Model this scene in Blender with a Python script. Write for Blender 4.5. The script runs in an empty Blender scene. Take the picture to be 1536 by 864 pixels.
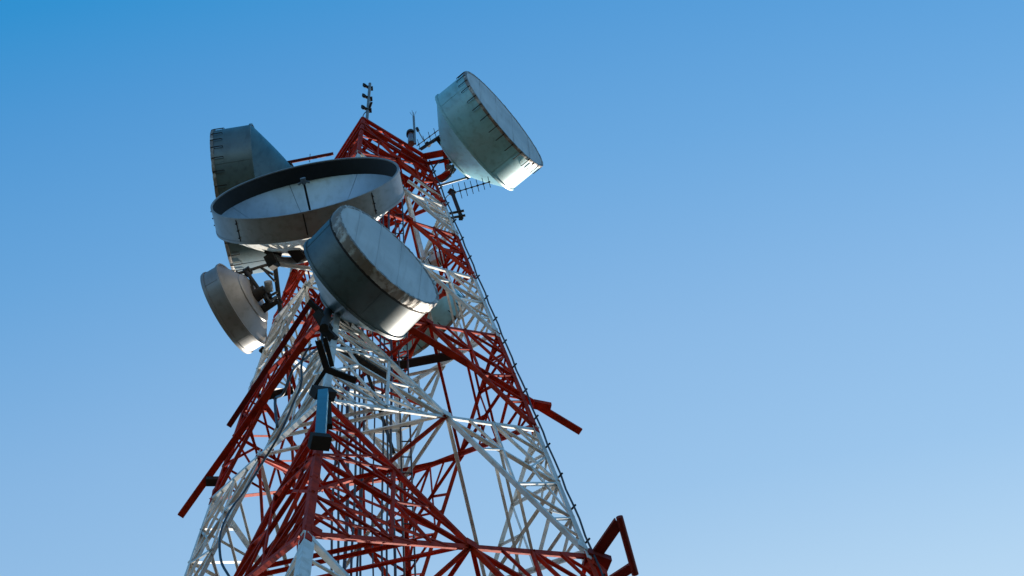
import bpy, math, random
from mathutils import Vector, Matrix, Euler
random.seed(7)
scene = bpy.context.scene
col = scene.collection

# ------------------------------------------------------------------ camera
cd = bpy.data.cameras.new('camera')
cam = bpy.data.objects.new('camera', cd)
col.objects.link(cam)
cd.sensor_width = 36.0
cd.lens = 4499.92 / 1536 * 36.0
cd.clip_start = 0.1
cd.clip_end = 6000.0
_R = Vector((0.97660846, 0.21048721, -0.04394366))
_U = Vector((0.21419989, -0.93443672, 0.28451083))
_F = Vector((-0.01882332, 0.28726842, 0.95766515))
cam.matrix_world = Matrix(((_R.x, _U.x, -_F.x, 4.481629), (_R.y, _U.y, -_F.y, -19.537473),
                           (_R.z, _U.z, -_F.z, 1.6), (0, 0, 0, 1)))
scene.camera = cam

# ------------------------------------------------------------------ light
SUN_EL, SUN_AZ = math.radians(26.0), math.radians(78.0)      # azimuth counted from +X towards +Y
w = bpy.data.worlds.new('World')
scene.world = w
w.use_nodes = True
wn, wl = w.node_tree.nodes, w.node_tree.links
wn.clear()
sky = wn.new('ShaderNodeTexSky')
sky.sky_type = 'NISHITA'
sky.sun_disc = False
sky.sun_elevation = SUN_EL
sky.sun_rotation = math.pi / 2 - SUN_AZ
sky.altitude = 50
sky.air_density = 1.0
sky.dust_density = 0.0
sky.ozone_density = 3.0
bg = wn.new('ShaderNodeBackground')
bg.inputs['Strength'].default_value = 0.12
wo = wn.new('ShaderNodeOutputWorld')
# the sky turns from deep blue, a right angle away from the sun, to pale near it
stc = wn.new('ShaderNodeTexCoord')
ssep = wn.new('ShaderNodeSeparateXYZ')
wl.new(stc.outputs['Generated'], ssep.inputs[0])
smr = wn.new('ShaderNodeMapRange')
smr.inputs['From Min'].default_value = -1.0
wl.new(ssep.outputs['Y'], smr.inputs['Value'])
srp = wn.new('ShaderNodeValToRGB')
srp.color_ramp.interpolation = 'LINEAR'
stops = [(-1.0, (.50, .70, .80)), (-0.4, (.25, .80, .95)), (0.10, (.12, 1.02, 1.20)), (0.16, (.22, 1.12, 1.26)), (0.20, (.58, 1.22, 1.28)), (0.25, (.97, 1.40, 1.31)),
         (0.31, (1.58, 1.63, 1.33)), (0.36, (1.95, 1.78, 1.33)), (0.405, (2.62, 2.04, 1.34)), (0.6, (2.4, 1.9, 1.25)), (1.0, (1.3, 1.2, 1.0))]
els = srp.color_ramp.elements
while len(els) < len(stops):
    els.new(0.5)
for e, (y, c) in zip(els, stops):
    e.position = (y + 1) / 2
for e, (y, c) in zip(els, stops):
    e.color = (c[0] / 3, c[1] / 3, c[2] / 3, 1)
wl.new(smr.outputs[0], srp.inputs[0])
sml = wn.new('ShaderNodeVectorMath')
sml.operation = 'MULTIPLY'
wl.new(sky.outputs[0], sml.inputs[0])
szr = wn.new('ShaderNodeMapRange')
szr.interpolation_type = 'SMOOTHSTEP'
szr.inputs['From Min'].default_value = -0.1
szr.inputs['From Max'].default_value = 0.90
wl.new(ssep.outputs['Z'], szr.inputs['Value'])
smx = wn.new('ShaderNodeMix')                              # low sky all round: even and pale
smx.data_type = 'RGBA'
smx.inputs['A'].default_value = (0.20, 0.27, 0.33, 1)
wl.new(szr.outputs[0], smx.inputs['Factor'])
wl.new(srp.outputs[0], smx.inputs['B'])
wl.new(smx.outputs['Result'], sml.inputs[1])
ssc = wn.new('ShaderNodeVectorMath')
ssc.operation = 'SCALE'
ssc.inputs['Scale'].default_value = 3.0
wl.new(sml.outputs[0], ssc.inputs[0])
wl.new(ssc.outputs[0], bg.inputs[0])
wl.new(bg.outputs[0], wo.inputs[0])

sd = bpy.data.lights.new('sun', 'SUN')
sd.energy = 4.6
sd.angle = math.radians(0.53)
sd.color = (1.0, 0.90, 0.76)
so = bpy.data.objects.new('sun', sd)
col.objects.link(so)
_sv = Vector((math.cos(SUN_AZ) * math.cos(SUN_EL), math.sin(SUN_AZ) * math.cos(SUN_EL), math.sin(SUN_EL)))
so.rotation_euler = _sv.to_track_quat('Z', 'Y').to_euler()

scene.view_settings.view_transform = 'Standard'
scene.view_settings.look = 'None'
scene.view_settings.exposure = 1.0
scene.view_settings.gamma = 1.0

# ------------------------------------------------------------------ materials
def mat(name, c, rough=0.5, metal=0.0, c2=None, scale=6.0, amt=0.5, spec=0.5, bump=0.0, coarse=None, lo=0.45, hi=0.7, streak=0.0):
    m = bpy.data.materials.new(name)
    m.use_nodes = True
    n, l = m.node_tree.nodes, m.node_tree.links
    p = n['Principled BSDF']
    p.inputs['Metallic'].default_value = metal
    p.inputs['Specular IOR Level'].default_value = spec
    tc = n.new('ShaderNodeTexCoord')
    geo = n.new('ShaderNodeNewGeometry')
    nz = n.new('ShaderNodeTexNoise')
    nz.inputs['Scale'].default_value = scale
    nz.inputs['Detail'].default_value = 6.0
    nz.inputs['Roughness'].default_value = 0.62
    l.new(geo.outputs['Position'], nz.inputs['Vector'])
    rp = n.new('ShaderNodeMapRange')
    rp.inputs['From Min'].default_value = lo
    rp.inputs['From Max'].default_value = hi
    rp.inputs['To Max'].default_value = amt
    l.new(nz.outputs['Fac'], rp.inputs['Value'])
    mx = n.new('ShaderNodeMix')
    mx.data_type = 'RGBA'
    mx.inputs['A'].default_value = (*c, 1)
    mx.inputs['B'].default_value = (*(c2 or tuple(v * 0.7 for v in c)), 1)
    l.new(rp.outputs[0], mx.inputs['Factor'])
    out = mx.outputs['Result']
    n2 = n.new('ShaderNodeTexNoise')                       # broad uneven weathering
    n2.inputs['Scale'].default_value = coarse or scale * 0.18
    n2.inputs['Detail'].default_value = 3.0
    l.new(geo.outputs['Position'], n2.inputs['Vector'])
    r2 = n.new('ShaderNodeMapRange')
    r2.inputs['From Min'].default_value = 0.3
    r2.inputs['From Max'].default_value = 0.7
    r2.inputs['To Min'].default_value = 0.82
    r2.inputs['To Max'].default_value = 1.08
    l.new(n2.outputs['Fac'], r2.inputs['Value'])
    hs = n.new('ShaderNodeHueSaturation')
    l.new(r2.outputs[0], hs.inputs['Value'])
    l.new(out, hs.inputs['Color'])
    l.new(hs.outputs[0], p.inputs['Base Color'])
    r3 = n.new('ShaderNodeMapRange')
    r3.inputs['To Min'].default_value = max(0.05, rough - 0.1)
    r3.inputs['To Max'].default_value = min(1.0, rough + 0.15)
    l.new(nz.outputs['Fac'], r3.inputs['Value'])
    l.new(r3.outputs[0], p.inputs['Roughness'])
    if streak:                                              # rain streaks running down
        mp = n.new('ShaderNodeMapping')
        mp.inputs['Scale'].default_value = (7.0, 7.0, 0.55)
        l.new(geo.outputs['Position'], mp.inputs['Vector'])
        n4 = n.new('ShaderNodeTexNoise')
        n4.inputs['Scale'].default_value = 1.0
        n4.inputs['Detail'].default_value = 5.0
        l.new(mp.outputs[0], n4.inputs['Vector'])
        r4 = n.new('ShaderNodeMapRange')
        r4.inputs['From Min'].default_value = 0.50
        r4.inputs['From Max'].default_value = 0.72
        r4.inputs['To Max'].default_value = streak
        l.new(n4.outputs['Fac'], r4.inputs['Value'])
        m4 = n.new('ShaderNodeMix')
        m4.data_type = 'RGBA'
        l.new(r4.outputs[0], m4.inputs['Factor'])
        l.new(hs.outputs[0], m4.inputs['A'])
        m4.inputs['B'].default_value = (c[0] * 0.45, c[1] * 0.40, c[2] * 0.34, 1)
        l.new(m4.outputs['Result'], p.inputs['Base Color'])
    if bump:
        b = n.new('ShaderNodeBump')
        b.inputs['Strength'].default_value = bump
        b.inputs['Distance'].default_value = 0.02
        l.new(nz.outputs['Fac'], b.inputs['Height'])
        l.new(b.outputs[0], p.inputs['Normal'])
    return m

RED = mat('red_paint', (0.42, 0.030, 0.007), 0.62, c2=(0.15, 0.014, 0.008), scale=5, amt=0.85, spec=0.07, streak=0.45)
WHITE = mat('white_paint', (0.64, 0.64, 0.62), 0.5, c2=(0.42, 0.38, 0.31), scale=4, amt=0.75, streak=0.50)
STEEL = mat('galvanised_steel', (0.20, 0.205, 0.20), 0.5, metal=0.3, c2=(0.09, 0.085, 0.08), scale=9, amt=0.8)
DARK = mat('dark_steel', (0.030, 0.029, 0.028), 0.7, c2=(0.05, 0.035, 0.025), scale=9, amt=0.6, spec=0.1)
MAROON = mat('dark_red_paint', (0.17, 0.022, 0.016), 0.55, c2=(0.09, 0.02, 0.016), scale=6, amt=0.8, spec=0.1)
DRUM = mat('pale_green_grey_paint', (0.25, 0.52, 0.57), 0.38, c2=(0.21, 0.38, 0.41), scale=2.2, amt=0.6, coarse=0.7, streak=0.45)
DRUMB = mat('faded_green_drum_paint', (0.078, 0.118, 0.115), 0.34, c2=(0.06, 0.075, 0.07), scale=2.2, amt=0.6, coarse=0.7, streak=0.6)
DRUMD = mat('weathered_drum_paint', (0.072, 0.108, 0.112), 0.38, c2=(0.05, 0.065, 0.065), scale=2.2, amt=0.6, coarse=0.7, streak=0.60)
SHELL = mat('grey_shroud_paint', (0.25, 0.235, 0.222), 0.36, c2=(0.19, 0.175, 0.16), scale=2.5, amt=0.5, coarse=0.6, streak=0.50)
LINER = mat('black_absorber', (0.03, 0.031, 0.034), 0.9, c2=(0.05, 0.05, 0.05), scale=8, amt=0.5)
REFL = mat('reflector_paint', (0.34, 0.42, 0.48), 0.32, metal=0.25, c2=(0.30, 0.37, 0.42), scale=2, amt=0.5, coarse=0.6, streak=0.30)
RADOME = mat('radome_fabric', (0.48, 0.50, 0.50), 0.55, c2=(0.41, 0.43, 0.43), scale=3, amt=0.4, coarse=0.8, streak=0.30)
BAND = mat('crumpled_tape', (0.19, 0.145, 0.11), 0.45, metal=0.1, c2=(0.46, 0.44, 0.40), scale=4.5, amt=1.0, bump=0.9, lo=0.50, hi=0.62)
CABLE = mat('black_rubber', (0.014, 0.016, 0.02), 0.5, c2=(0.03, 0.03, 0.03), scale=8, amt=0.5)
BLUE = mat('blue_fibreglass', (0.03, 0.19, 0.28), 0.5, c2=(0.03, 0.14, 0.20), scale=6, amt=0.5)
CONC = mat('concrete', (0.34, 0.33, 0.31), 0.9, c2=(0.24, 0.23, 0.22), scale=3, amt=0.8)
GRASS = mat('grass_ground', (0.036, 0.043, 0.030), 0.95, c2=(0.052, 0.047, 0.038), scale=0.6, amt=0.9, coarse=0.05, spec=0.1)
LAMP = mat('beacon_red_glass', (0.16, 0.07, 0.05), 0.2, c2=(0.10, 0.05, 0.04), scale=9)

# ------------------------------------------------------------------ mesh helpers
def mesh(name, verts, faces, m, smooth=False):
    me = bpy.data.meshes.new(name)
    me.from_pydata([tuple(v) for v in verts], [], faces)
    me.update()
    me.materials.append(m)
    if smooth:
        me.polygons.foreach_set('use_smooth', [True] * len(me.polygons))
    return me

def obj(name, me, parent=None, mw=None):
    o = bpy.data.objects.new(name, me)
    col.objects.link(o)
    if parent is not None:
        o.parent = parent
    if mw is not None:
        o.matrix_local = INV.get(parent.name, Matrix()) @ mw if parent is not None else mw
    return o

INV = {}
def thing(name, label, cat, loc=(0, 0, 0), rot=(0, 0, 0), group=None):
    o = bpy.data.objects.new(name, None)
    col.objects.link(o)
    o.location = loc
    o.rotation_euler = rot
    o.empty_display_size = 0.3
    o['label'] = label
    o['category'] = cat
    if group:
        o['group'] = group
    INV[o.name] = (Matrix.Translation(loc) @ Euler(rot).to_matrix().to_4x4()).inverted()
    return o

def frame(p, q, hint):
    """basis with z along p->q, y closest to hint"""
    p, q = Vector(p), Vector(q)
    z = q - p
    ln = z.length
    z.normalize()
    h = Vector(hint)
    y = h - z * h.dot(z)
    if y.length < 1e-4:
        h = Vector((1, 0.3, 0.1))
        y = h - z * h.dot(z)
    y.normalize()
    x = y.cross(z)
    return x, y, z, ln, p

UNIT = {}
def unit(kind, m):
    k = (kind, m.name)
    if k in UNIT:
        return UNIT[k]
    if kind == 'angle':                                    # rolled steel angle: flange in x, flange in -y
        t = 0.13
        pr = [(-.5, 0), (.5, 0), (.5, -t), (-.5 + t, -t), (-.5 + t, -1), (-.5, -1)]
    elif kind == 'corner':                                 # heel at the origin, flanges along +x and +y
        t = 0.11
        pr = [(0, 0), (1, 0), (1, t), (t, t), (t, 1), (0, 1)]
    elif kind == 'tube':
        pr = [(.5 * math.cos(a * math.pi / 5), .5 * math.sin(a * math.pi / 5)) for a in range(10)]
    elif kind == 'box':
        pr = [(-.5, -.5), (.5, -.5), (.5, .5), (-.5, .5)]
    elif kind == 'channel':
        t = 0.14
        pr = [(-.5, 0), (.5, 0), (.5, -.55), (.5 - t, -.55), (.5 - t, -t), (-.5 + t, -t), (-.5 + t, -.55), (-.5, -.55)]
    n = len(pr)
    v = [(a, b, 0) for a, b in pr] + [(a, b, 1) for a, b in pr]
    f = [(i, (i + 1) % n, (i + 1) % n + n, i + n) for i in range(n)]
    f += [tuple(reversed(range(n))), tuple(range(n, 2 * n))]
    me = mesh(kind + '_section', v, f, m)
    if kind == 'tube':
        for pg in me.polygons[:n]:
            pg.use_smooth = True
    UNIT[k] = me
    return me

def bar(name, p, q, s, m, parent, kind='angle', hint=(0, 0, 1), s2=None):
    x, y, z, ln, o = frame(p, q, hint)
    a, b = s, (s2 or s)
    mw = Matrix(((x.x * a, y.x * b, z.x * ln, o.x), (x.y * a, y.y * b, z.y * ln, o.y),
                 (x.z * a, y.z * b, z.z * ln, o.z), (0, 0, 0, 1)))
    return obj(name, unit(kind, m), parent, mw)

def pipe_mesh(name, pts, r, m, n=8, closed=False):
    """tube swept along a polyline"""
    P = [Vector(p) for p in pts]
    V, Fc = [], []
    N = len(P)
    up = Vector((0.13, 0.21, 0.97))
    for i, p in enumerate(P):
        if closed:
            d = P[(i + 1) % N] - P[i - 1]
        else:
            d = P[min(i + 1, N - 1)] - P[max(i - 1, 0)]
        d.normalize()
        if abs(d.dot(up)) > 0.97:
            up = Vector((0.9, 0.3, 0.1))
        a = d.cross(up).normalized()
        b = d.cross(a)
        rr = r[i] if isinstance(r, (list, tuple)) else r
        V += [p + (a * math.cos(2 * math.pi * k / n) + b * math.sin(2 * math.pi * k / n)) * rr for k in range(n)]
    for i in range(N if closed else N - 1):
        j = (i + 1) % N
        Fc += [(i * n + k, i * n + (k + 1) % n, j * n + (k + 1) % n, j * n + k) for k in range(n)]
    if not closed:
        Fc += [tuple(reversed(range(n))), tuple(range((N - 1) * n, N * n))]
    return mesh(name, V, Fc, m, True)

def smooth_path(pts, k=8):
    P = [Vector(p) for p in pts]
    out = []
    for i in range(len(P) - 1):
        a, b, c, d = P[max(i - 1, 0)], P[i], P[i + 1], P[min(i + 2, len(P) - 1)]
        for j in range(k):
            t = j / k
            out.append(0.5 * ((2 * b) + (c - a) * t + (2 * a - 5 * b + 4 * c - d) * t * t + (3 * b - a - 3 * c + d) * t ** 3))
    out.append(P[-1])
    return out

def pipe(name, pts, r, m, parent=None, n=8, smooth=False, closed=False):
    """pipe through world points, under parent"""
    if smooth:
        pts = smooth_path(pts)
    o = obj(name, pipe_mesh(name, pts, r, m, n, closed), parent)
    if parent is not None:
        o.matrix_local = INV[parent.name]
    return o

def lathe(prof, n, m, name, a0=0.0, a1=2 * math.pi, smooth=True, closed=True, wob=0.0, gap=0.0):
    """revolve a profile of (x, r) about the x axis; closed joins last profile point to the first"""
    full = abs(a1 - a0 - 2 * math.pi) < 1e-6
    k = n if full else n + 1
    V, Fc = [], []
    np_ = len(prof)
    rnd = random.Random(len(name) * 7 + n)
    for i in range(k):
        a = a0 + (a1 - a0) * i / n
        for x, r in prof:
            jx, jr = (rnd.uniform(-wob, wob), rnd.uniform(-wob, wob)) if wob else (0, 0)
            V.append((x + jx, (r + jr) * math.cos(a), (r + jr) * math.sin(a)))
    for i in range(n):
        j = (i + 1) % k
        for q in range(np_ if closed else np_ - 1):
            q2 = (q + 1) % np_
            Fc.append((i * np_ + q, i * np_ + q2, j * np_ + q2, j * np_ + q))
    if not full and closed:
        Fc.append(tuple(range(np_)))
        Fc.append(tuple(reversed(range((k - 1) * np_, k * np_))))
    me = mesh(name, V, Fc, m, smooth)
    if smooth:
        try:
            me.set_sharp_from_angle(angle=math.radians(38))
        except Exception:
            pass
    return me

# ------------------------------------------------------------------ ground
def ground():
    n = 64
    V = [(0, 0, 0)]
    rs = [12, 40, 120, 400, 1200, 3500]
    for r in rs:
        V += [(r * math.cos(2 * math.pi * i / n), r * math.sin(2 * math.pi * i / n), 0) for i in range(n)]
    Fc = [(0, 1 + i, 1 + (i + 1) % n) for i in range(n)]
    for k in range(len(rs) - 1):
        a, b = 1 + k * n, 1 + (k + 1) * n
        Fc += [(a + i, b + i, b + (i + 1) % n, a + (i + 1) % n) for i in range(n)]
    o = obj('ground', mesh('ground', V, Fc, GRASS))
    o['kind'] = 'structure'
ground()

# ------------------------------------------------------------------ the lattice tower
TOP = 79.72522
def half(z):
    return 1.5 + 0.07874607 * (TOP - z)
DIRS = [Vector((0, -1, 0)), Vector((1, 0, 0)), Vector((0, 1, 0)), Vector((-1, 0, 0))]     # near, right, far, left
def corner(k, z):
    return DIRS[k % 4] * half(z) + Vector((0, 0, z))
LEV = [79.72522, 75.24244, 72.23426, 68.31044, 63.55716, 57.04335, 50.04234, 42.18286, 33.3, 23.3, 12.0, 0.35]
tower = thing('lattice_tower', 'tall square lattice tower painted in red and white bands, carrying all the dishes', 'tower')
cross = {}
for i in range(len(LEV) - 1):
    zt, zb = LEV[i], LEV[i + 1]
    m = RED if i % 2 == 0 else WHITE
    hid = i >= 8                                            # below the picture: main members only
    dz = TOP - (zt + zb) / 2
    wl_ = 0.088 + 0.0011 * dz if i < 7 else 0.175
    wd = 0.072 + 0.0005 * dz
    ws = 0.036 + 0.0007 * dz
    for k in range(4):
        c0 = corner(k, zt + (0.86 if i == 0 else 0))
        c1 = corner(k, zb)
        inx = (DIRS[(k + 1) % 4] - DIRS[k]).normalized()
        iny = (DIRS[(k - 1) % 4] - DIRS[k]).normalized()
        ln = (c0 - c1)
        lz = ln.normalized()
        lx = (inx - lz * inx.dot(lz)).normalized()
        ly = lz.cross(lx)
        mw = Matrix(((lx.x * wl_, ly.x * wl_, ln.x, c1.x), (lx.y * wl_, ly.y * wl_, ln.y, c1.y),
                     (lx.z * wl_, ly.z * wl_, ln.z, c1.z), (0, 0, 0, 1)))
        obj('leg_section', unit('corner', m), tower, mw)
        # splice plates at the joint
        if not hid:
            for d in (inx, iny):
                nrm = d.cross(Vector((0, 0, 1)))
                if nrm.dot(DIRS[k]) < 0:
                    nrm = -nrm
                a = c1 + d * (wl_ * 0.55) + nrm * 0.006
                bar('splice_plate', a - (c0 - c1).normalized() * 0.34, a + (c0 - c1).normalized() * 0.34, wl_ * 0.9, m, tower, 'box', nrm, 0.014)
    for k in range(4):
        A0, B0, A1, B1 = corner(k, zt), corner(k + 1, zt), corner(k, zb), corner(k + 1, zb)
        nrm = (DIRS[k] + DIRS[(k + 1) % 4]).normalized()
        off = nrm * 0.012
        # crossing point of the two diagonals
        ha, hb = half(zt), half(zb)
        t = ha / (ha + hb)
        X = A0.lerp(B1, t)
        cross[(i, k)] = X
        bar('diagonal_brace', A0 + off, B1 + off, wd * (0.95 if i == 6 else 1), m, tower, 'angle', nrm)
        bar('diagonal_brace', B0 - off * 3, A1 - off * 3, wd * (1.3 if i == 6 else 1), m, tower, 'angle', nrm)
        bar('gusset_plate', X - Vector((0, 0, wd * 1.4)) + off * 2, X + Vector((0, 0, wd * 1.4)) + off * 2, wd * 2.1, m, tower, 'box', nrm, 0.014)
        if hid:
            continue
        MA = A0.lerp(A1, (X.z - A0.z) / (A1.z - A0.z))
        MB = B0.lerp(B1, (X.z - B0.z) / (B1.z - B0.z))
        bar('horizontal_brace', MA - off * 2, X - off * 2, wd * 0.85, m, tower, 'angle', nrm)
        bar('horizontal_brace', X - off * 2, MB - off * 2, wd * 0.85, m, tower, 'angle', nrm)
        for (L0, L1, M) in ((A0, A1, MA), (B0, B1, MB)):
            A = X.lerp(L0, 0.5)
            B = X.lerp(L1, 0.5)
            Hh = X.lerp(M, 0.5)
            Q1 = M.lerp(L0, 0.5)
            Q3 = M.lerp(L1, 0.5)
            o2 = -off
            bar('sub_horizontal', A + o2, Q1 + o2, ws, m, tower, 'angle', nrm)
            bar('sub_horizontal', B + o2, Q3 + o2, ws, m, tower, 'angle', nrm)
            bar('sub_diagonal', A + o2, M + o2, ws * 1.05, m, tower, 'angle', nrm)
            bar('sub_diagonal', B + o2, M + o2, ws * 1.05, m, tower, 'angle', nrm)
            bar('sub_diagonal', A + o2, Hh + o2, ws * 0.9, m, tower, 'angle', nrm)
            bar('sub_diagonal', Hh + o2, B + o2, ws * 0.9, m, tower, 'angle', nrm)
            if i >= 2:
                bar('short_brace', Hh + o2, X.lerp(L1, 0.25) + o2, ws * 0.85, m, tower, 'angle', nrm)
                bar('short_brace', X.lerp(L1, 0.75) + o2, Q3 + o2, ws * 0.85, m, tower, 'angle', nrm)
            if i >= 4:
                A2, B2 = X.lerp(L0, 0.75), X.lerp(L1, 0.75)
                q0, q4 = M.lerp(L0, 0.75), M.lerp(L1, 0.75)
                bar('tie_brace', A2 + o2 * 2, q0 + o2 * 2, ws * 0.85, m, tower, 'angle', nrm)
                bar('tie_brace', A2 + o2 * 2, Q1 + o2 * 2, ws * 0.85, m, tower, 'angle', nrm)
                bar('tie_brace', B2 + o2 * 2, q4 + o2 * 2, ws * 0.85, m, tower, 'angle', nrm)
                bar('tie_brace', X.lerp(L0, 0.25) + o2 * 2, Hh + o2 * 2, ws * 0.85, m, tower, 'angle', nrm)
                bar('tie_brace', Q1 + o2 * 2, M.lerp(X, 0.25) + o2 * 2, ws * 0.85, m, tower, 'angle', nrm)
                bar('tie_brace', Q3 + o2 * 2, M.lerp(X, 0.25) + o2 * 2, ws * 0.85, m, tower, 'angle', nrm)
            # gussets where diagonals meet the leg
            g = L1.lerp(X, 0.06) + off * 2
            bar('gusset_plate', g - Vector((0, 0, wd * 1.7)), g + Vector((0, 0, wd * 1.5)), wd * 2.0, m, tower, 'box', nrm, 0.014)
    if not hid and i >= 2:                                  # ties across each corner
        for k in range(4):
            Z0_, Z1_ = corner(k, zt), corner(k, zb)
            for f in (0.25, 0.5, 0.75):
                pa = cross[(i, k)].lerp(Z0_ if f < 0.5 else Z1_, 0.5 if f != 0.5 else 0.35)
                pb = cross[(i, (k - 1) % 4)].lerp(Z0_ if f < 0.5 else Z1_, 0.5 if f != 0.5 else 0.35)
                bar('corner_tie', pa, pb, ws, m, tower, 'angle', (0, 0, 1))
    if not hid:                                             # plan bracing, a diamond between the crossings
        for k in range(4):
            a, b = cross[(i, k)], cross[(i, (k + 1) % 4)]
            bar('plan_brace', a, b, ws * 1.3, m, tower, 'angle', (0, 0, 1))
        if i in (3, 4, 5, 6, 7):
            bar('plan_brace', cross[(i, 0)], cross[(i, 2)], ws * 1.1, m, tower, 'angle', (0, 0, 1))
for k in range(4):
    c = corner(k, 0)
    bar('footing', (c.x, c.y, -0.3), (c.x, c.y, 0.42), 1.5, CONC, tower, 'box', (0, 1, 0))

for i in (3, 4, 5, 6):
    m = RED if i % 2 == 0 else WHITE
    for a, b in ((3, 0), (0, 3), (3, 2), (2, 3)):
        bar('hip_brace', cross[(i, a)], cross[(i + 1, b)], 0.06, WHITE if i == 3 else RED, tower, 'angle', (0, 0, 1))
    if i in (5, 6):                                         # the same fan on the far leg
        for k in (1, 2):
            L0_, L1_ = corner(2, LEV[i]), corner(2, LEV[i + 1])
            nr_ = -(DIRS[2] + DIRS[1 if k == 1 else 3]).normalized() * 0.05
            for f, g in ((0.12, 0.45), (0.33, 0.25), (0.62, 0.55), (0.86, 0.35)):
                bar('fan_brace', L0_.lerp(L1_, f) + nr_, cross[(i, k)].lerp(L1_ if f > 0.5 else L0_, g) + nr_, 0.055, m, tower, 'angle', (0, 0, 1))
    for k in (0, 3):                                        # secondary fan from the near leg
        for leg in ((k, 0) if k == 0 else (k, 1),):
            L0_, L1_ = corner(0, LEV[i]), corner(0, LEV[i + 1])
            Xc = cross[(i, k)]
            far1 = corner(1 if k == 0 else 3, LEV[i + 1])
            nr_ = -(DIRS[0] + DIRS[1 if k == 0 else 3]).normalized() * 0.05
            for f, g in ((0.12, 0.45), (0.22, 0.1), (0.33, 0.25), (0.45, 0.6), (0.62, 0.55), (0.74, 0.15), (0.86, 0.35)):
                p_ = L0_.lerp(L1_, f)
                tgt = Xc.lerp(L1_ if f > 0.5 else L0_, g)
                bar('fan_brace', p_ + nr_, tgt + nr_, 0.055, m, tower, 'angle', (0, 0, 1))

# head frame: two rails per side, lacing between them, a deck
for k in range(4):
    nrm = (DIRS[k] + DIRS[(k + 1) % 4]).normalized()
    for z, s in ((TOP + 0.86, 0.15), (TOP - 0.02, 0.15), (TOP - 1.0, 0.09)):
        bar('head_beam', corner(k, z) + nrm * 0.03, corner(k + 1, z) + nrm * 0.03, s, RED, tower, 'channel', nrm)
    n = 6
    for j in range(n):
        a = corner(k, TOP + 0.80).lerp(corner(k + 1, TOP + 0.80), j / n)
        b = corner(k, TOP + 0.02).lerp(corner(k + 1, TOP + 0.02), (j + 1) / n)
        a2 = corner(k, TOP + 0.80).lerp(corner(k + 1, TOP + 0.80), (j + 1) / n)
        if j % 2 == 0:
            bar('head_lacing', a, b, 0.05, RED, tower, 'angle', nrm)
        else:
            bar('head_lacing', corner(k, TOP + 0.02).lerp(corner(k + 1, TOP + 0.02), j / n), a2, 0.05, RED, tower, 'angle', nrm)
for j in range(7):                                          # deck joists
    t = (j + 0.5) / 7
    a = corner(0, TOP + 0.1).lerp(corner(3, TOP + 0.1), t)
    b = corner(1, TOP + 0.1).lerp(corner(2, TOP + 0.1), t)
    bar('deck_joist', a, b, 0.11, RED, tower, 'channel', (0, 0, 1))
for j in (0, 2, 3, 5):
    for u0, u1 in ((0.05, 0.42), (0.62, 0.97)):
        t = (j + 0.5) / 7
        a = corner(0, TOP + 0.17).lerp(corner(1, TOP + 0.17), 0).lerp(corner(3, TOP + 0.17), t)
        b = corner(1, TOP + 0.17).lerp(corner(2, TOP + 0.17), t)
        bar('deck_plate', a.lerp(b, u0), a.lerp(b, u1), 0.26, RED, tower, 'box', (0, 0, 1), 0.012)
for j in range(3):
    t = (j + 0.5) / 3
    a = corner(0, TOP - 0.9).lerp(corner(1, TOP - 0.9), t)
    b = corner(3, TOP - 0.9).lerp(corner(2, TOP - 0.9), t)
    bar('deck_joist', a, b, 0.10, RED, tower, 'channel', (0, 0, 1))

# long cross arms fixed outside the faces
def arm(p, q, s, m, label=None, kind='channel', hint=(0, 0, 1)):
    o = bar('cross_arm', p, q, s, m, tower, kind, hint)
    if label:
        o['label'] = label
    return o
arm((0.552, -2.486, 59.200), (4.068, 1.050, 59.200), 0.135, RED, 'red cross arm sticking out past the right leg', 'channel', (0, 0, -1))
arm((-4.281, 0.986, 59.200), (-0.516, -2.487, 59.200), 0.135, RED, 'red cross arm sticking out past the left leg', 'channel', (0, 0, -1))
bar('arm_clamp', (3.257, 0.203, 59.100), (3.585, 0.352, 59.100), 0.16, RED, tower, 'box')
bar('arm_clamp', (-3.575, 0.325, 59.100), (-3.299, 0.389, 59.100), 0.16, DARK, tower, 'box')
# second arm set a little behind the first on the left face
arm((-3.092, -0.091, 61.000), (-0.734, -2.412, 61.000), 0.11, MAROON, None, 'channel', (0, 0, -1))
# white tubes round the second band
arm((0.926, -0.680, 74.900), (1.955, 0.430, 74.900), 0.12, WHITE, None, 'tube')
arm((1.059, -0.793, 75.300), (1.817, 0.079, 75.300), 0.08, WHITE, None, 'tube')
arm((1.213, -0.680, 75.800), (1.799, -0.023, 75.800), 0.06, WHITE, None, 'tube')
arm((1.007, -0.611, 74.300), (1.169, 0.313, 71.800), 0.10, WHITE, None, 'tube')
# bare steel beams inside
arm((0.606, -0.756, 60.500), (1.865, -0.718, 60.500), 0.17, DARK, None, 'channel', (0, 0, -1))
arm((-2.269, -0.706, 60.500), (-1.546, -0.718, 60.500), 0.15, DARK, None, 'channel', (0, 0, -1))
arm((0.071, -3.242, 54.500), (0.826, -2.456, 54.500), 0.15, DARK, None, 'channel', (0, 0, -1))

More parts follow.
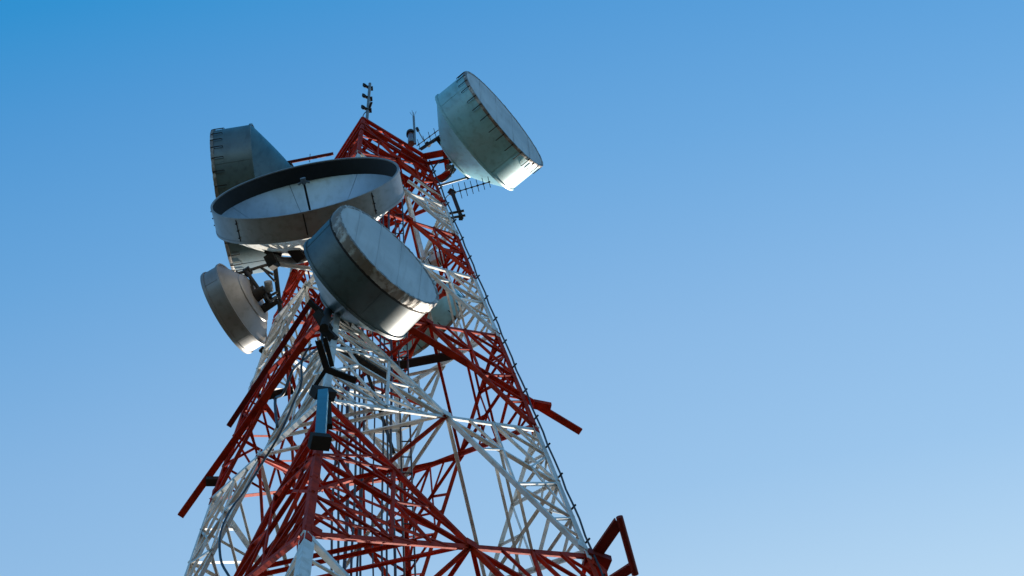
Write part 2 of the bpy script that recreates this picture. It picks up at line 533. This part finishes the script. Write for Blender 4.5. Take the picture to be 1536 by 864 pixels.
# outrigger on the right leg at the lower edge of the picture
zo = 50.05
PA, PB, PC_ = (3.913, 0.084, 50.050), (4.449, -0.450, 50.050), (4.534, 0.408, 50.050)
bar('outrigger_arm', PA, PB, 0.19, MAROON, tower, 'channel', (0, 0, -1))
bar('outrigger_arm', (3.938, 0.652, 50.050), PC_, 0.16, MAROON, tower, 'channel', (0, 0, -1))
bar('outrigger_pipe', (4.471, -0.559, 50.050), (4.526, 0.560, 50.050), 0.125, MAROON, tower, 'tube')
bar('outrigger_block', (3.739, 0.049, 50.000), (4.093, 0.284, 50.000), 0.34, MAROON, tower, 'box', (0, 0, 1), 0.22)
bar('outrigger_block', (3.793, -0.001, 49.600), (3.978, 0.295, 49.600), 0.20, RED, tower, 'box', (0, 0, 1), 0.3)

# arms carrying the dish at the upper right corner
for z, (a, b), s in ((80.3, ((1.356, -0.068, 80.300), (1.979, -0.050, 80.300)), 0.17), (79.0, ((1.498, 0.343, 79.000), (2.017, 0.217, 79.000)), 0.17)):
    bar('outrigger_arm', a, b, s, RED, tower, 'channel', (0, 0, -1))
bar('outrigger_arm', (1.987, -0.230, 79.700), (1.940, 0.478, 79.700), 0.13, RED, tower, 'channel', (0, 0, -1))
bar('outrigger_arm', (1.448, -0.038, 79.600), (1.956, -0.017, 79.600), 0.10, RED, tower, 'channel', (0, 0, -1))

# ------------------------------------------------------------------ drum antennas
def antenna(name, label, front, az, el, R, L, dep, style, hooks=28, skin=DRUM, band=BAND, face=RADOME, hub_r=0.2, group='microwave dishes on the tower', seam0=0.0, npan=4, bw=(0.05, 0.03)):
    a = Vector((math.cos(az) * math.cos(el), math.sin(az) * math.cos(el), math.sin(el)))
    T = L + dep
    loc = Vector(front) - a * T
    t = thing(name, label, 'dish antenna', loc, (0, -el, az), group)
    N = 192
    # reflector back shell
    prof_o = [(dep * (j / 20) ** (1.12 if style == 'drum' else 1.5), R * (hub_r + (1 - hub_r) * j / 20)) for j in range(21)]
    if style == 'drum':
        obj('back_shell', lathe(prof_o + [(x + 0.03, r) for x, r in reversed(prof_o)], N, skin, 'back_shell'), t)
    else:
        for j in range(npan):
            g = 0.006 / R
            a0 = seam0 + 2 * math.pi * (j + 0.3) / npan + g
            a1 = seam0 + 2 * math.pi * (j + 1.3) / npan - g
            pe = [(x + L * 0.28, r * 0.985) for x, r in prof_o]
            obj('reflector_panel', lathe(pe + [(x + 0.02, r) for x, r in reversed(pe)], 24, face, 'reflector_panel', a0, a1), t)
            am = a0 - g
            rib = [Vector((x - 0.012, r * math.cos(am), r * math.sin(am))) for x, r in pe]
            pb = [(x, r * 0.985) for x, r in prof_o]
            obj('back_skin', lathe(pb + [(x + 0.015, r) for x, r in reversed(pb)], 24, WHITE, 'back_skin', a0, a1), t)
            obj('reflector_rib', pipe_mesh('reflector_rib', rib, 0.022, DARK, 6), t)
    # hub behind the shell
    hx = 0.0
    obj('hub', lathe([(-0.07, 0.0), (-0.07, R * hub_r * 0.9), (-0.02, R * hub_r * 1.02), (hx + 0.02, R * hub_r * 1.03), (hx + 0.05, R * hub_r * 0.9), (hx + 0.05, 0.0)], 32, skin, 'hub', closed=False), t)
    # shroud in bent sheets, each lapping the next with a strap
    straps = []
    for j in range(npan):
        g = 0.006 / R
        a0 = seam0 + 2 * math.pi * j / npan + g
        a1 = seam0 + 2 * math.pi * (j + 1) / npan - g
        pr = [(dep, R), (T, R), (T, R - 0.018), (dep, R - 0.018)]
        sp_ = obj('shroud_panel', lathe(pr, max(8, N // npan), skin, 'shroud_panel', a0, a1), t)
        am = a0 - g
        ca, sa = math.cos(am), math.sin(am)
        V = []
        sw = 0.028 if style == 'drum' else 0.014
        for x in (dep + 0.03, T - 0.03):
            for rr, tw in ((R + 0.006, -sw), (R + 0.006, sw), (R - 0.012, sw), (R - 0.012, -sw)):
                V.append((x, rr * ca - tw * sa, rr * sa + tw * ca))
        Fs = [(0, 1, 5, 4), (1, 2, 6, 5), (2, 3, 7, 6), (3, 0, 4, 7), (3, 2, 1, 0), (4, 5, 6, 7)]
        straps.append(obj('seam_strap', mesh('seam_strap', V, Fs, skin if style == 'drum' else DARK), t))
    # back flange
    fl = 0.028 if style == 'drum' else 0.008
    obj('back_flange', lathe([(dep - 0.035, R - 0.01), (dep - 0.035, R + fl), (dep + 0.02, R + fl), (dep + 0.02, R - 0.01)], N, skin, 'back_flange'), t)
    bolt = unit('box', DARK)
    if style == 'drum':
        b0, b1 = bw
        rim = [(T - b0, R + 0.004), (T - b0, R + 0.022), (T - b0 * 0.3, R + 0.03), (T + b1, R + 0.016), (T + b1, R - 0.05), (T, R - 0.05)]
        rb_ = obj('rim_band', lathe(rim, 192, band, 'rim_band', wob=(0.009 if b0 > 0.07 else 0.004) if band is BAND else 0.0), t)
        fp = [(T + b1 * 0.6 + 0.008 * (1 - (j / 8) ** 2), (R - 0.03) * j / 8) for j in range(9)]
        obj('radome', lathe(fp, N, face, 'radome', closed=False), t)
        if R > 1.2:                                         # sewn seams of the cover
            for yy in (-0.62, -0.2, 0.22, 0.64):
                hh = R * math.sqrt(1 - yy * yy) * 0.955
                sm = bar('radome_seam', (T + b1 * 0.6 + 0.008, yy * R, -hh), (T + b1 * 0.6 + 0.008, yy * R, hh), 0.022, face, None, 'box', (1, 0, 0), 0.008)
                sm.parent = t
        hm = UNIT.get(('hook', 0))
        if hm is None:
            V, Fc = [], []
            hm = pipe_mesh('hook_bolt', [(0.035, 0.0, 0.012), (0.03, 0.0, 0.03), (0.0, 0.0, 0.036), (-0.24, 0.0, 0.032), (-0.26, 0.0, 0.012)], 0.012, DARK, 5)
            UNIT[('hook', 0)] = hm
        for j in range(hooks):
            am = 2 * math.pi * (j + 0.5 + random.uniform(-0.16, 0.16)) / hooks
            # local z of the hook = radial
            rad = Vector((0, math.cos(am), math.sin(am)))
            tan = Vector((0, -math.sin(am), math.cos(am)))
            pos = Vector((T - 0.01 - random.uniform(0, 0.02), 0, 0)) + rad * R
            o = obj('hook_bolt', hm, rb_)
            o.matrix_local = Matrix(((1, 0, 0, pos.x), (0, -tan.y, rad.y, pos.y), (0, -tan.z, rad.z, pos.z), (0, 0, 0, 1)))
    else:
        obj('absorber_lining', lathe([(dep + L * 0.30, R - 0.022), (T - 0.01, R - 0.022), (T - 0.01, R - 0.04), (dep + L * 0.30, R - 0.04)], N, LINER, 'absorber_lining'), t)
        obj('rim_band', lathe([(T - 0.012, R + 0.008), (T + 0.014, R + 0.008), (T + 0.014, R - 0.042), (T - 0.012, R - 0.042)], N, skin, 'rim_band'), t)
        # seam bolts
        for j in range(npan):
            am = seam0 + 2 * math.pi * j / npan
            for x in (dep + L * 0.2, dep + L * 0.5, dep + L * 0.8):
                o = obj('seam_bolt', bolt, straps[j])
                rad = Vector((0, math.cos(am), math.sin(am)))
                tan = Vector((0, -math.sin(am), math.cos(am)))
                p = Vector((x, 0, 0)) + rad * (R + 0.004)
                s = 0.026
                o.matrix_local = Matrix(((s, 0, 0, p.x), (0, tan.y * s, rad.y * 0.03, p.y), (0, tan.z * s, rad.z * 0.03, p.z), (0, 0, 0, 1)))
    return t, a, T

rad = math.radians
EP = {(352, 412): (-2.942, -1.440, 67.700), (408, 395): (-2.078, -1.431, 68.000), (370, 408): (-2.660, -1.441, 67.700), (399, 449): (-2.300, -0.935, 66.900), (363, 415): (-2.779, -1.384, 67.600), (381, 443): (-2.553, -1.059, 67.000), (374, 406): (-2.604, -1.431, 67.800), (380, 440): (-2.567, -1.081, 67.100), (397, 448): (-2.325, -0.957, 66.900), (416, 438): (-2.030, -0.990, 67.100), (356, 416): (-2.887, -1.392, 67.600), (377, 452): (-2.634, -0.963, 66.900), (392, 402): (-2.332, -1.404, 67.900), (410, 412): (-2.082, -1.243, 67.700), (395, 404): (-2.285, -1.390, 67.800), (412, 422): (-2.069, -1.137, 67.500)}
CP = {(497, 850, 48): (-0.364, -1.582, 48.000), (505, 850, 48): (-0.279, -1.562, 48.000), (517, 840, 48): (-0.123, -1.647, 48.000), (529, 840, 47): (0.102, -2.003, 47.000), (537, 840, 48): (0.092, -1.597, 48.000), (542, 840, 48): (0.145, -1.584, 48.000), (574, 780, 49.5): (0.523, -1.632, 49.500), (581, 780, 49.5): (0.600, -1.614, 49.500), (590, 800, 49): (0.686, -1.544, 49.000), (560, 800, 49): (0.357, -1.621, 49.000)}
CL0, CL1 = (0.823, -1.313, 49.500), (1.000, -1.272, 49.500)
FA, FB, FC = (3.7205, -0.809, 79.51), (-3.463, -1.520, 74.15), (-0.843, -3.274, 66.935)
FD, FE, FG = (1.219, -4.094, 56.987), (-3.267, -0.753, 67.116), (0.895, 2.545, 73.312)

# --- upper right drum
tA, aA, TA = antenna('shrouded_dish', 'pale green drum dish jutting from the upper right corner, its flat face turned right', FA, rad(332.3), rad(-1.6), 1.605, 0.98, 0.68, 'drum', 30, seam0=0.4, hub_r=0.40)
bar('mount_beam', (1.873, -0.720, 79.500), (2.483, 0.567, 79.500), 0.12, DARK, tA, 'box')
bar('mount_pipe', (2.022, -0.092, 78.600), (1.962, 0.394, 80.600), 0.13, STEEL, tA, 'tube')
bar('strut', (1.638, 0.442, 78.900), (2.452, 0.541, 79.500), 0.06, STEEL, tA, 'tube')
bar('strut', (1.366, -0.269, 80.400), (1.899, -0.676, 79.500), 0.07, DARK, tA, 'tube')
bar('clamp', (2.013, 0.114, 79.400), (2.142, 0.275, 79.400), 0.14, STEEL, tA, 'box')
bar('clamp', (1.973, 0.102, 79.900), (2.160, 0.087, 79.900), 0.12, DARK, tA, 'box')
bar('strut', (1.799, 0.238, 79.200), (2.228, 0.049, 79.400), 0.06, STEEL, tA, 'tube')
# drain hole cover on the back
bar('drain_plug', (2.484, 0.122, 79.020), (2.482, 0.126, 79.000), 0.075, LINER, tA, 'tube')

pipe('waveguide', [(2.171, 0.048, 79.300), (2.030, 0.239, 79.000), (1.790, 0.319, 78.800), (1.630, 0.234, 78.900)], 0.03, CABLE, tA, 8, True)
pipe('waveguide', [(2.241, 0.003, 79.500), (1.968, -0.071, 79.600), (1.713, -0.004, 79.500), (1.562, 0.072, 79.200)], 0.022, CABLE, tA, 8, True)

# --- upper left drum, facing left
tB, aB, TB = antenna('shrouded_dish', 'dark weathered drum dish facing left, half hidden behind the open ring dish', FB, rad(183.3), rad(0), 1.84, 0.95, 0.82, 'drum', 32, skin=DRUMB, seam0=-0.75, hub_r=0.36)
bar('strut', (-1.824, -1.930, 75.300), (-0.623, -1.898, 75.300), 0.085, MAROON, tB, 'tube')
bar('strut', (-1.820, -1.947, 75.300), (-1.793, -1.735, 75.000), 0.07, DARK, tB, 'box')
bar('clamp', (-1.774, -1.909, 75.200), (-1.691, -1.729, 75.000), 0.14, DARK, tB, 'box')
bar('strut', (-1.740, -1.265, 74.000), (-1.100, -0.802, 74.000), 0.11, STEEL, tB, 'tube')
bar('mount_pipe', (-1.631, -1.747, 72.900), (-1.845, -1.123, 75.400), 0.13, STEEL, tB, 'tube')
bar('strut', (-1.779, -1.358, 75.000), (-1.105, -1.294, 75.000), 0.10, STEEL, tB, 'tube')
bar('sensor_post', (-1.254, -1.819, 75.300), (-1.257, -1.828, 76.100), 0.02, STEEL, tB, 'tube')

# --- big open ring dish facing the viewer
tC, aC, TC = antenna('open_ring_dish', 'largest dish, an open grey ring showing a blue white reflector and feed inside', FC, rad(271.0), rad(0), 2.155, 0.55, 0.92, 'ring', skin=SHELL, face=REFL, hub_r=0.16, npan=8, seam0=rad(-90))
# feed: waveguide pole, horn, spider brackets (local frame: x forward, z up)
bar('feed_pole', (0.20, 0, 0), (1.58, 0.0, 0.02), 0.05, DARK, None, 'tube').parent = tC
o = obj('feed_horn', lathe([(1.55, 0.0), (1.55, 0.04), (1.60, 0.06), (1.70, 0.065), (1.70, 0.0)], 20, STEEL, 'feed_horn', closed=False), tC)
for dy in (-0.13, 0.13):
    b = bar('feed_bracket', (1.63, 0, 0), (1.57, dy, 0), 0.04, STEEL, None, 'box')
    b.parent = tC
bar('mount_pipe', (-0.858, -2.244, 65.200), (-1.123, -1.390, 68.400), 0.16, STEEL, tC, 'tube')
pipe('waveguide', [(-1.792, -2.207, 65.900), (-1.686, -2.115, 65.700), (-1.492, -2.039, 65.700), (-1.258, -2.001, 65.700), (-1.043, -2.015, 65.700)], 0.085, STEEL, tC, smooth=True)
pipe('strut', [(-1.768, -2.112, 65.400), (-1.019, -1.830, 65.400)], 0.05, WHITE, tC)
bar('mount_bracket', (-1.889, -2.434, 65.900), (-1.576, -2.220, 65.900), 0.30, DARK, tC, 'box')
bar('mount_bracket', (-1.329, -2.330, 65.600), (-1.185, -2.045, 65.600), 0.24, DARK, tC, 'box')
bar('mount_bracket', (-1.840, -2.316, 65.400), (-1.763, -2.107, 65.200), 0.22, DARK, tC, 'box')
bar('strut', (-1.542, -2.414, 66.300), (-1.382, -2.271, 65.900), 0.10, DARK, tC, 'box')
bar('strut', (-0.918, -2.057, 66.000), (-0.555, -2.001, 68.500), 0.10, STEEL, tC, 'tube')
bar('strut', (-0.918, -2.057, 66.000), (-0.176, -2.014, 67.000), 0.10, STEEL, tC, 'tube')

# --- drum in front of the near leg
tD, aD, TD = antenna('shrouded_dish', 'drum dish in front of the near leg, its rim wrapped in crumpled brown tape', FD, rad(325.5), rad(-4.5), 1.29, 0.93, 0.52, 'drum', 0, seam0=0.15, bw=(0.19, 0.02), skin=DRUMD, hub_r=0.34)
obj('shroud_hoop', lathe([(TD - 0.235, 1.28), (TD - 0.235, 1.312), (TD - 0.193, 1.312), (TD - 0.193, 1.28)], 96, DARK, 'shroud_hoop'), tD)
bar('mount_pipe', (-0.076, -3.782, 54.200), (-0.163, -3.267, 57.000), 0.17, DARK, tD, 'tube')
bar('mount_bracket', (-0.253, -3.672, 55.600), (-0.065, -3.353, 55.200), 0.16, DARK, tD, 'box')
bar('mount_bracket', (-0.134, -3.668, 54.600), (0.045, -3.453, 54.400), 0.15, DARK, tD, 'box')
bar('strut', (-0.501, -3.475, 57.200), (-0.150, -3.043, 57.000), 0.10, DARK, tD, 'box')
pipe('waveguide', [(-0.038, -3.452, 55.800), (-0.175, -3.523, 55.000), (-0.122, -3.555, 53.800), (0.034, -3.455, 53.400)], 0.032, CABLE, tD, 8, True)
bar('sway_brace', (0.212, -3.224, 56.600), (0.333, -2.379, 56.200), 0.065, DARK, tD, 'tube')
bar('sway_brace', (0.333, -2.379, 56.200), (0.549, -0.682, 55.400), 0.065, DARK, tD, 'tube')
bar('strut', (-0.108, -3.152, 56.800), (0.249, -2.872, 56.600), 0.12, DARK, tD, 'box')
bar('mount_frame', (0.049, -4.541, 51.000), (0.079, -3.964, 51.000), 0.11, DARK, tD, 'channel', (0, 0, -1))
bar('mount_frame', (0.172, -4.562, 51.000), (0.177, -4.028, 51.000), 0.08, DARK, tD, 'channel', (0, 0, -1))
bar('mount_frame', (0.073, -3.990, 51.000), (0.520, -3.675, 51.000), 0.11, DARK, tD, 'channel', (0, 0, -1))
bar('mount_frame', (0.048, -3.984, 51.000), (-0.232, -3.699, 51.000), 0.07, DARK, tD, 'channel', (0, 0, -1))

# --- small open dish at the left
tE, aE, TE = antenna('shallow_dish', 'smallest dish seen from behind at the left edge, its lower rim in sunshine', FE, rad(161.0), rad(1.5), 1.037, 0.39, 0.31, 'drum', 0, skin=SHELL, band=SHELL, face=SHELL, hub_r=0.58, npan=4, seam0=rad(-118))
obj('hub_ring', lathe([(0.02, 0.44), (0.02, 0.53), (0.07, 0.53), (0.07, 0.44)], 48, SHELL, 'hub_ring'), tE)
obj('hub_cover', lathe([(-0.02, 0.0), (-0.02, 0.40), (0.04, 0.46)], 40, SHELL, 'hub_cover', closed=False), tE)
obj('feed_box', lathe([(-0.34, 0.0), (-0.34, 0.13), (-0.02, 0.16)], 16, DARK, 'feed_box', closed=False), tE)
for (p, q, s) in (((352, 412), (408, 395), .06), ((370, 408), (399, 449), .075), ((363, 415), (381, 443), .08), ((374, 406), (380, 440), .055),
                  ((397, 448), (416, 438), .05), ((356, 416), (377, 452), .09), ((392, 402), (410, 412), .05), ((395, 404), (412, 422), .04)):
    bar('mount_strut', EP[p], EP[q], s * 1.25, DARK, tE, 'tube')
for p, q, s in (((-2.682, -1.497, 67.800), (-2.612, -1.334, 67.800), 0.16), ((-2.946, -1.444, 67.800), (-2.820, -1.317, 67.800), 0.12), ((-2.439, -0.693, 67.000), (-2.060, -0.849, 67.000), 0.16), ((-2.305, -1.022, 67.200), (-2.233, -0.775, 67.000), 0.17)):
    bar('mount_clamp', p, q, s, DARK, tE, 'box')
pipe('waveguide', [(-2.292, -1.048, 67.000), (-2.212, -0.897, 66.800), (-2.049, -0.895, 67.000), (-1.964, -0.730, 67.000)], 0.03, CABLE, tE, 8, True)
bar('radio_unit', (-2.167, -1.311, 67.000), (-2.192, -1.074, 67.000), 0.19, STEEL, tE, 'tube')
bar('mount_pipe', (-2.038, -1.362, 68.200), (-2.164, -0.218, 68.000), 0.11, DARK, tE, 'tube')
bar('sway_brace', (-2.138, -0.459, 68.000), (-2.280, 1.382, 67.600), 0.085, DARK, tE, 'tube')
bar('strut', (-2.615, -0.032, 66.200), (-2.444, 0.218, 66.200), 0.12, DARK, tE, 'box')

# --- drum seen through the lattice at the back right
tG, aG, TG = antenna('shrouded_dish', 'teal shaded drum dish behind the right face, seen through the red bracing', FG, rad(61.5), rad(0), 1.10, 0.68, 0.25, 'drum', 18, seam0=0.3)
bar('mount_pipe', (0.561, 1.555, 72.100), (0.446, 2.178, 74.300), 0.12, STEEL, tG, 'tube')
bar('strut', (0.513, 1.820, 73.100), (0.009, 2.678, 72.800), 0.08, STEEL, tG, 'tube')

# --- little dome high on the back face
sd_, aS, TS = antenna('small_dome_dish', 'little grey dome dish between white tubes above the teal drum', (1.455, 0.636, 72.200), rad(75), rad(0), 0.25, 0.18, 0.12, 'drum', 8, skin=RADOME, band=RADOME)
bar('mount_pipe', (1.375, 0.586, 71.800), (1.314, 0.881, 72.900), 0.07, STEEL, sd_, 'tube')

# ------------------------------------------------------------------ aerials at the top
t = thing('dipole_mast', 'thin aerial mast with stacked dipoles on the near top corner', 'aerial', (0.06, -1.23, 80.1))
bar('pole', (0.06, -1.23, 79.9), (0.17, -1.29, 85.2), 0.085, STEEL, t, 'tube')
for z, dx in ((84.8, 0.15), (83.5, 0.13), (82.1, 0.10)):
    c = Vector((0.06 + dx * 0.7, -1.25, z))
    e = c + Vector((-0.13, -0.10, 0.05))
    bar('dipole_boom', c, e, 0.085, DARK, t, 'tube')
    pipe('folded_dipole', [e + Vector((0, 0, -0.16)), e + Vector((-.03, -0.03, -0.12)), e + Vector((-.03, -.03, 0.12)), e + Vector((0, 0, 0.16)), e + Vector((0.03, 0.03, 0.12)), e + Vector((0.03, 0.03, -0.12))], 0.028, DARK, t, 6, closed=True)
    bar('clamp', c + Vector((-0.05, 0, 0)), c + Vector((0.08, 0.02, 0)), 0.11, DARK, t, 'box')
c = Vector((0.15, -1.25, 82.3))
bar('dipole_boom', c, c + Vector((0.10, -0.16, 0.03)), 0.07, DARK, t, 'tube')
pipe('coaxial_lead', [(0.12, -1.27, 82.0), (0.02, -1.3, 81.6), (-0.08, -1.22, 81.1), (-0.04, -1.2, 80.4)], 0.014, CABLE, t, 6, True)

t = thing('lightning_rod', 'slim blue grey lightning rod with a forked tip on the top rail', 'lightning rod', (1.24, -0.48, 80.55))
bar('rod', (1.24, -0.48, 80.3), (1.24, -0.48, 83.5), 0.065, STEEL, t, 'tube')
for d in ((-.09, -.06), (.09, -.05), (0.01, 0.1), (-.02, -.1)):
    bar('prong', (1.24, -0.48, 83.45), (1.24 + d[0], -0.48 + d[1], 83.85), 0.012, STEEL, t, 'tube')
bar('spike', (1.24, -0.48, 83.5), (1.24, -0.48, 84.0), 0.016, STEEL, t, 'tube')

t = thing('obstruction_light', 'stubby dark capped beacon lamp beside the lightning rod', 'beacon', (1.13, -0.46, 80.5))
Rz = Matrix.Rotation(-math.pi / 2, 4, 'Y')
def upright(name, prof, m, base, parent, n=20):
    me = lathe(prof, n, m, name, closed=False)
    me.transform(Rz)                                        # x axis -> z axis
    o = obj(name, me, parent)
    o.matrix_local = INV[parent.name] @ Matrix.Translation(base)
    return o
upright('lamp_base', [(0, 0), (0, 0.09), (0.35, 0.09), (0.35, 0)], STEEL, (1.13, -0.46, 80.5), t)
upright('lamp_glass', [(0.35, 0.0), (0.35, 0.085), (1.0, 0.085), (1.05, 0.0)], LAMP, (1.13, -0.46, 80.5), t)
upright('lamp_cap', [(1.0, 0.0), (1.0, 0.125), (1.22, 0.12), (1.32, 0.0)], DARK, (1.13, -0.46, 80.5), t)

t = thing('whip_aerial', 'short tilted whip aerial with a dark bulb beyond the lightning rod', 'aerial', (1.464, -0.437, 80.700))
pipe('whip', [(1.464, -0.437, 80.700), (1.385, -0.453, 81.400), (1.323, -0.478, 81.900)], 0.016, STEEL, t, 6)
bar('bulb', (1.339, -0.473, 81.750), (1.318, -0.484, 82.000), 0.085, DARK, t, 'tube')

def yagi(name, label, p0, p1, lens, r, vert, mount):
    t = thing(name, label, 'aerial', p0)
    p0, p1 = Vector(p0), Vector(p1)
    bar('boom', p0, p1, r * 2, DARK, t, 'tube')
    d = (p1 - p0)
    for i, l in enumerate(lens):
        c = p0 + d * ((i + 0.4) / (len(lens) - 0.4))
        v = Vector(vert).normalized()
        bar('element', c - v * l / 2, c + v * l / 2, r * 1.3, DARK, t, 'tube')
        bar('element_clamp', c - d.normalized() * 0.03, c + d.normalized() * 0.03, r * 2.6, DARK, t, 'box')
    for (a, b, s) in mount:
        bar('mount_arm', a, b, s, DARK, t, 'tube')
    return t
t = yagi('yagi_aerial', 'comb shaped yagi aerial on a short pole beside the right leg', (2.023, 0.197, 76.900), (3.059, 0.113, 76.900), [0.44, 0.42, .38, .36, .34, .33, .30], 0.014, (0.02, 1, 0.0),
         (((2.022, 0.169, 77.000), (2.190, 0.331, 74.800), 0.10), ((1.852, 0.202, 75.000), (2.283, 0.210, 75.000), 0.07), ((1.884, 0.270, 74.800), (2.296, 0.283, 74.800), 0.07)))
pipe('coaxial_lead', [(2.002, 0.211, 76.900), (1.896, 0.188, 76.700), (1.799, 0.185, 76.300)], 0.012, CABLE, t, 6, True)
bar('clamp', (1.984, 0.142, 77.000), (2.069, 0.226, 76.900), 0.14, DARK, t, 'box')
bar('clamp', (2.120, 0.297, 74.800), (2.219, 0.319, 74.800), 0.13, DARK, t, 'box')
yagi('yagi_aerial', 'small yagi aerial half hidden behind the upper right drum', (1.243, -0.266, 80.900), (2.006, -0.608, 80.900), [0.3, 0.28, 0.28, .26, .25], 0.012, (0.05, 1, 0.1),
     (((1.288, -0.236, 80.600), (2.018, -0.527, 80.600), 0.035), ((1.536, -0.345, 80.700), (1.590, -0.263, 80.600), 0.10)))

# ------------------------------------------------------------------ panel aerial on the near leg
t = thing('panel_aerial', 'sky blue panel aerial held by black brackets on the near leg', 'aerial', (0.104, -4.367, 47.600))
bar('panel', (0.132, -4.372, 46.400), (0.124, -4.306, 48.850), 0.165, BLUE, t, 'box', (0.1, -1, 0), 0.11)
bar('bracket', (-0.052, -4.295, 49.000), (0.232, -4.112, 49.200), 0.18, DARK, t, 'box', (0, 0, 1), 0.20)
bar('bracket', (-0.009, -4.456, 46.100), (0.269, -4.322, 46.200), 0.24, DARK, t, 'box', (0, 0, 1), 0.15)
bar('bracket', (0.137, -4.052, 49.300), (0.180, -4.044, 47.800), 0.10, DARK, t, 'box')

# ------------------------------------------------------------------ cables
G = 'feeder cables hanging inside the tower'
for (u, v, z, r, zt, zb) in ((497, 850, 48, .03, 58, 0.5), (505, 850, 48, .03, 64, 0.5), (517, 840, 48, .045, 66, 0.5), (529, 840, 47, .03, 66, 0.5), (537, 840, 48, .028, 70, 0.5), (542, 840, 48, .028, 71, 0.5),
                             (574, 780, 49.5, .026, 72, 0.5), (581, 780, 49.5, .026, 72, 0.5), (590, 800, 49, .035, 71, 0.5), (560, 800, 49, .02, 70, 0.5)):
    P = CP[(u, v, z)]
    n = 24
    pts = [(P[0] + 0.02 * math.sin(i * 1.7 + u), P[1] + 0.02 * math.cos(i * 1.3 + u), zb + (zt - zb) * i / n) for i in range(n + 1)]
    o = pipe('feeder_cable', pts, r * 0.72, CABLE, None, 7, True)
    o['label'] = 'thin black feeder cable hanging inside the tower just right of the near leg' if u < 560 else 'thin black feeder cable hanging inside the tower beside the cable ladder'
    o['category'] = 'cable'
    o['group'] = G
t = thing('cable_ladder', 'narrow dark cable ladder standing inside the tower by the far leg', 'cable ladder', CL0)
b0, b1 = Vector(CL0), Vector(CL1)
for b in (b0, b1):
    bar('rail', (b.x, b.y, 0.3), (b.x, b.y, 73), 0.035, CABLE, t, 'angle', (1, 0, 0))
for j in range(52):
    z = 27 + j * 0.85
    bar('rung', (b0.x, b0.y, z), (b1.x, b1.y, z), 0.02, CABLE, t, 'box', (0, 0, 1))

t = thing('earthing_cable', 'thin black cable clipped all the way down the right leg', 'cable', (1.6, 0, 79))
n = 60
off = Vector((0.05, -0.03, 0))
pts = []
for i in range(n + 1):
    z = 80 - i * (80 - 30) / n
    pts.append(corner(1, z) + off + Vector((0.012 * math.sin(i * 2.1), 0.012 * math.cos(i * 1.4), 0)))
pipe('cable_run', pts, 0.021, CABLE, t, 6)
for i in range(24):
    z = 78.6 - i * 1.75
    c = corner(1, z) + off
    bar('clip', c + Vector((-0.05, 0.02, -0.04)), c + Vector((0.04, -0.02, 0.04)), 0.03, DARK, t, 'box')

o = pipe('jumper_cable', [(-0.500, -3.113, 55.586), (-0.721, -2.912, 55.326), (-0.642, -3.105, 53.354), (-0.801, -2.955, 52.874), (-1.072, -2.765, 51.838), (-1.416, -2.482, 51.429), (-1.762, -2.323, 50.481), (-1.916, -2.477, 49.271),
                          (-1.945, -2.723, 47.583), (-1.750, -3.083, 45.474), (-1.535, -3.251, 44.282), (-1.262, -3.326, 43.209)], 0.022, CABLE, None, 7, True)
o['label'] = 'loose black cable looping in front of the left face'
o['category'] = 'cable'
o = pipe('jumper_cable', [(-0.042, -3.678, 53.685), (-0.570, -3.040, 55.077), (-1.020, -2.467, 56.295), (-1.276, -2.168, 55.931), (-1.523, -1.872, 56.555), (-1.261, -2.384, 53.387)], 0.03, CABLE, None, 7, True)
o['label'] = 'thick black cable bending down from the taped drum mount'
o['category'] = 'cable'
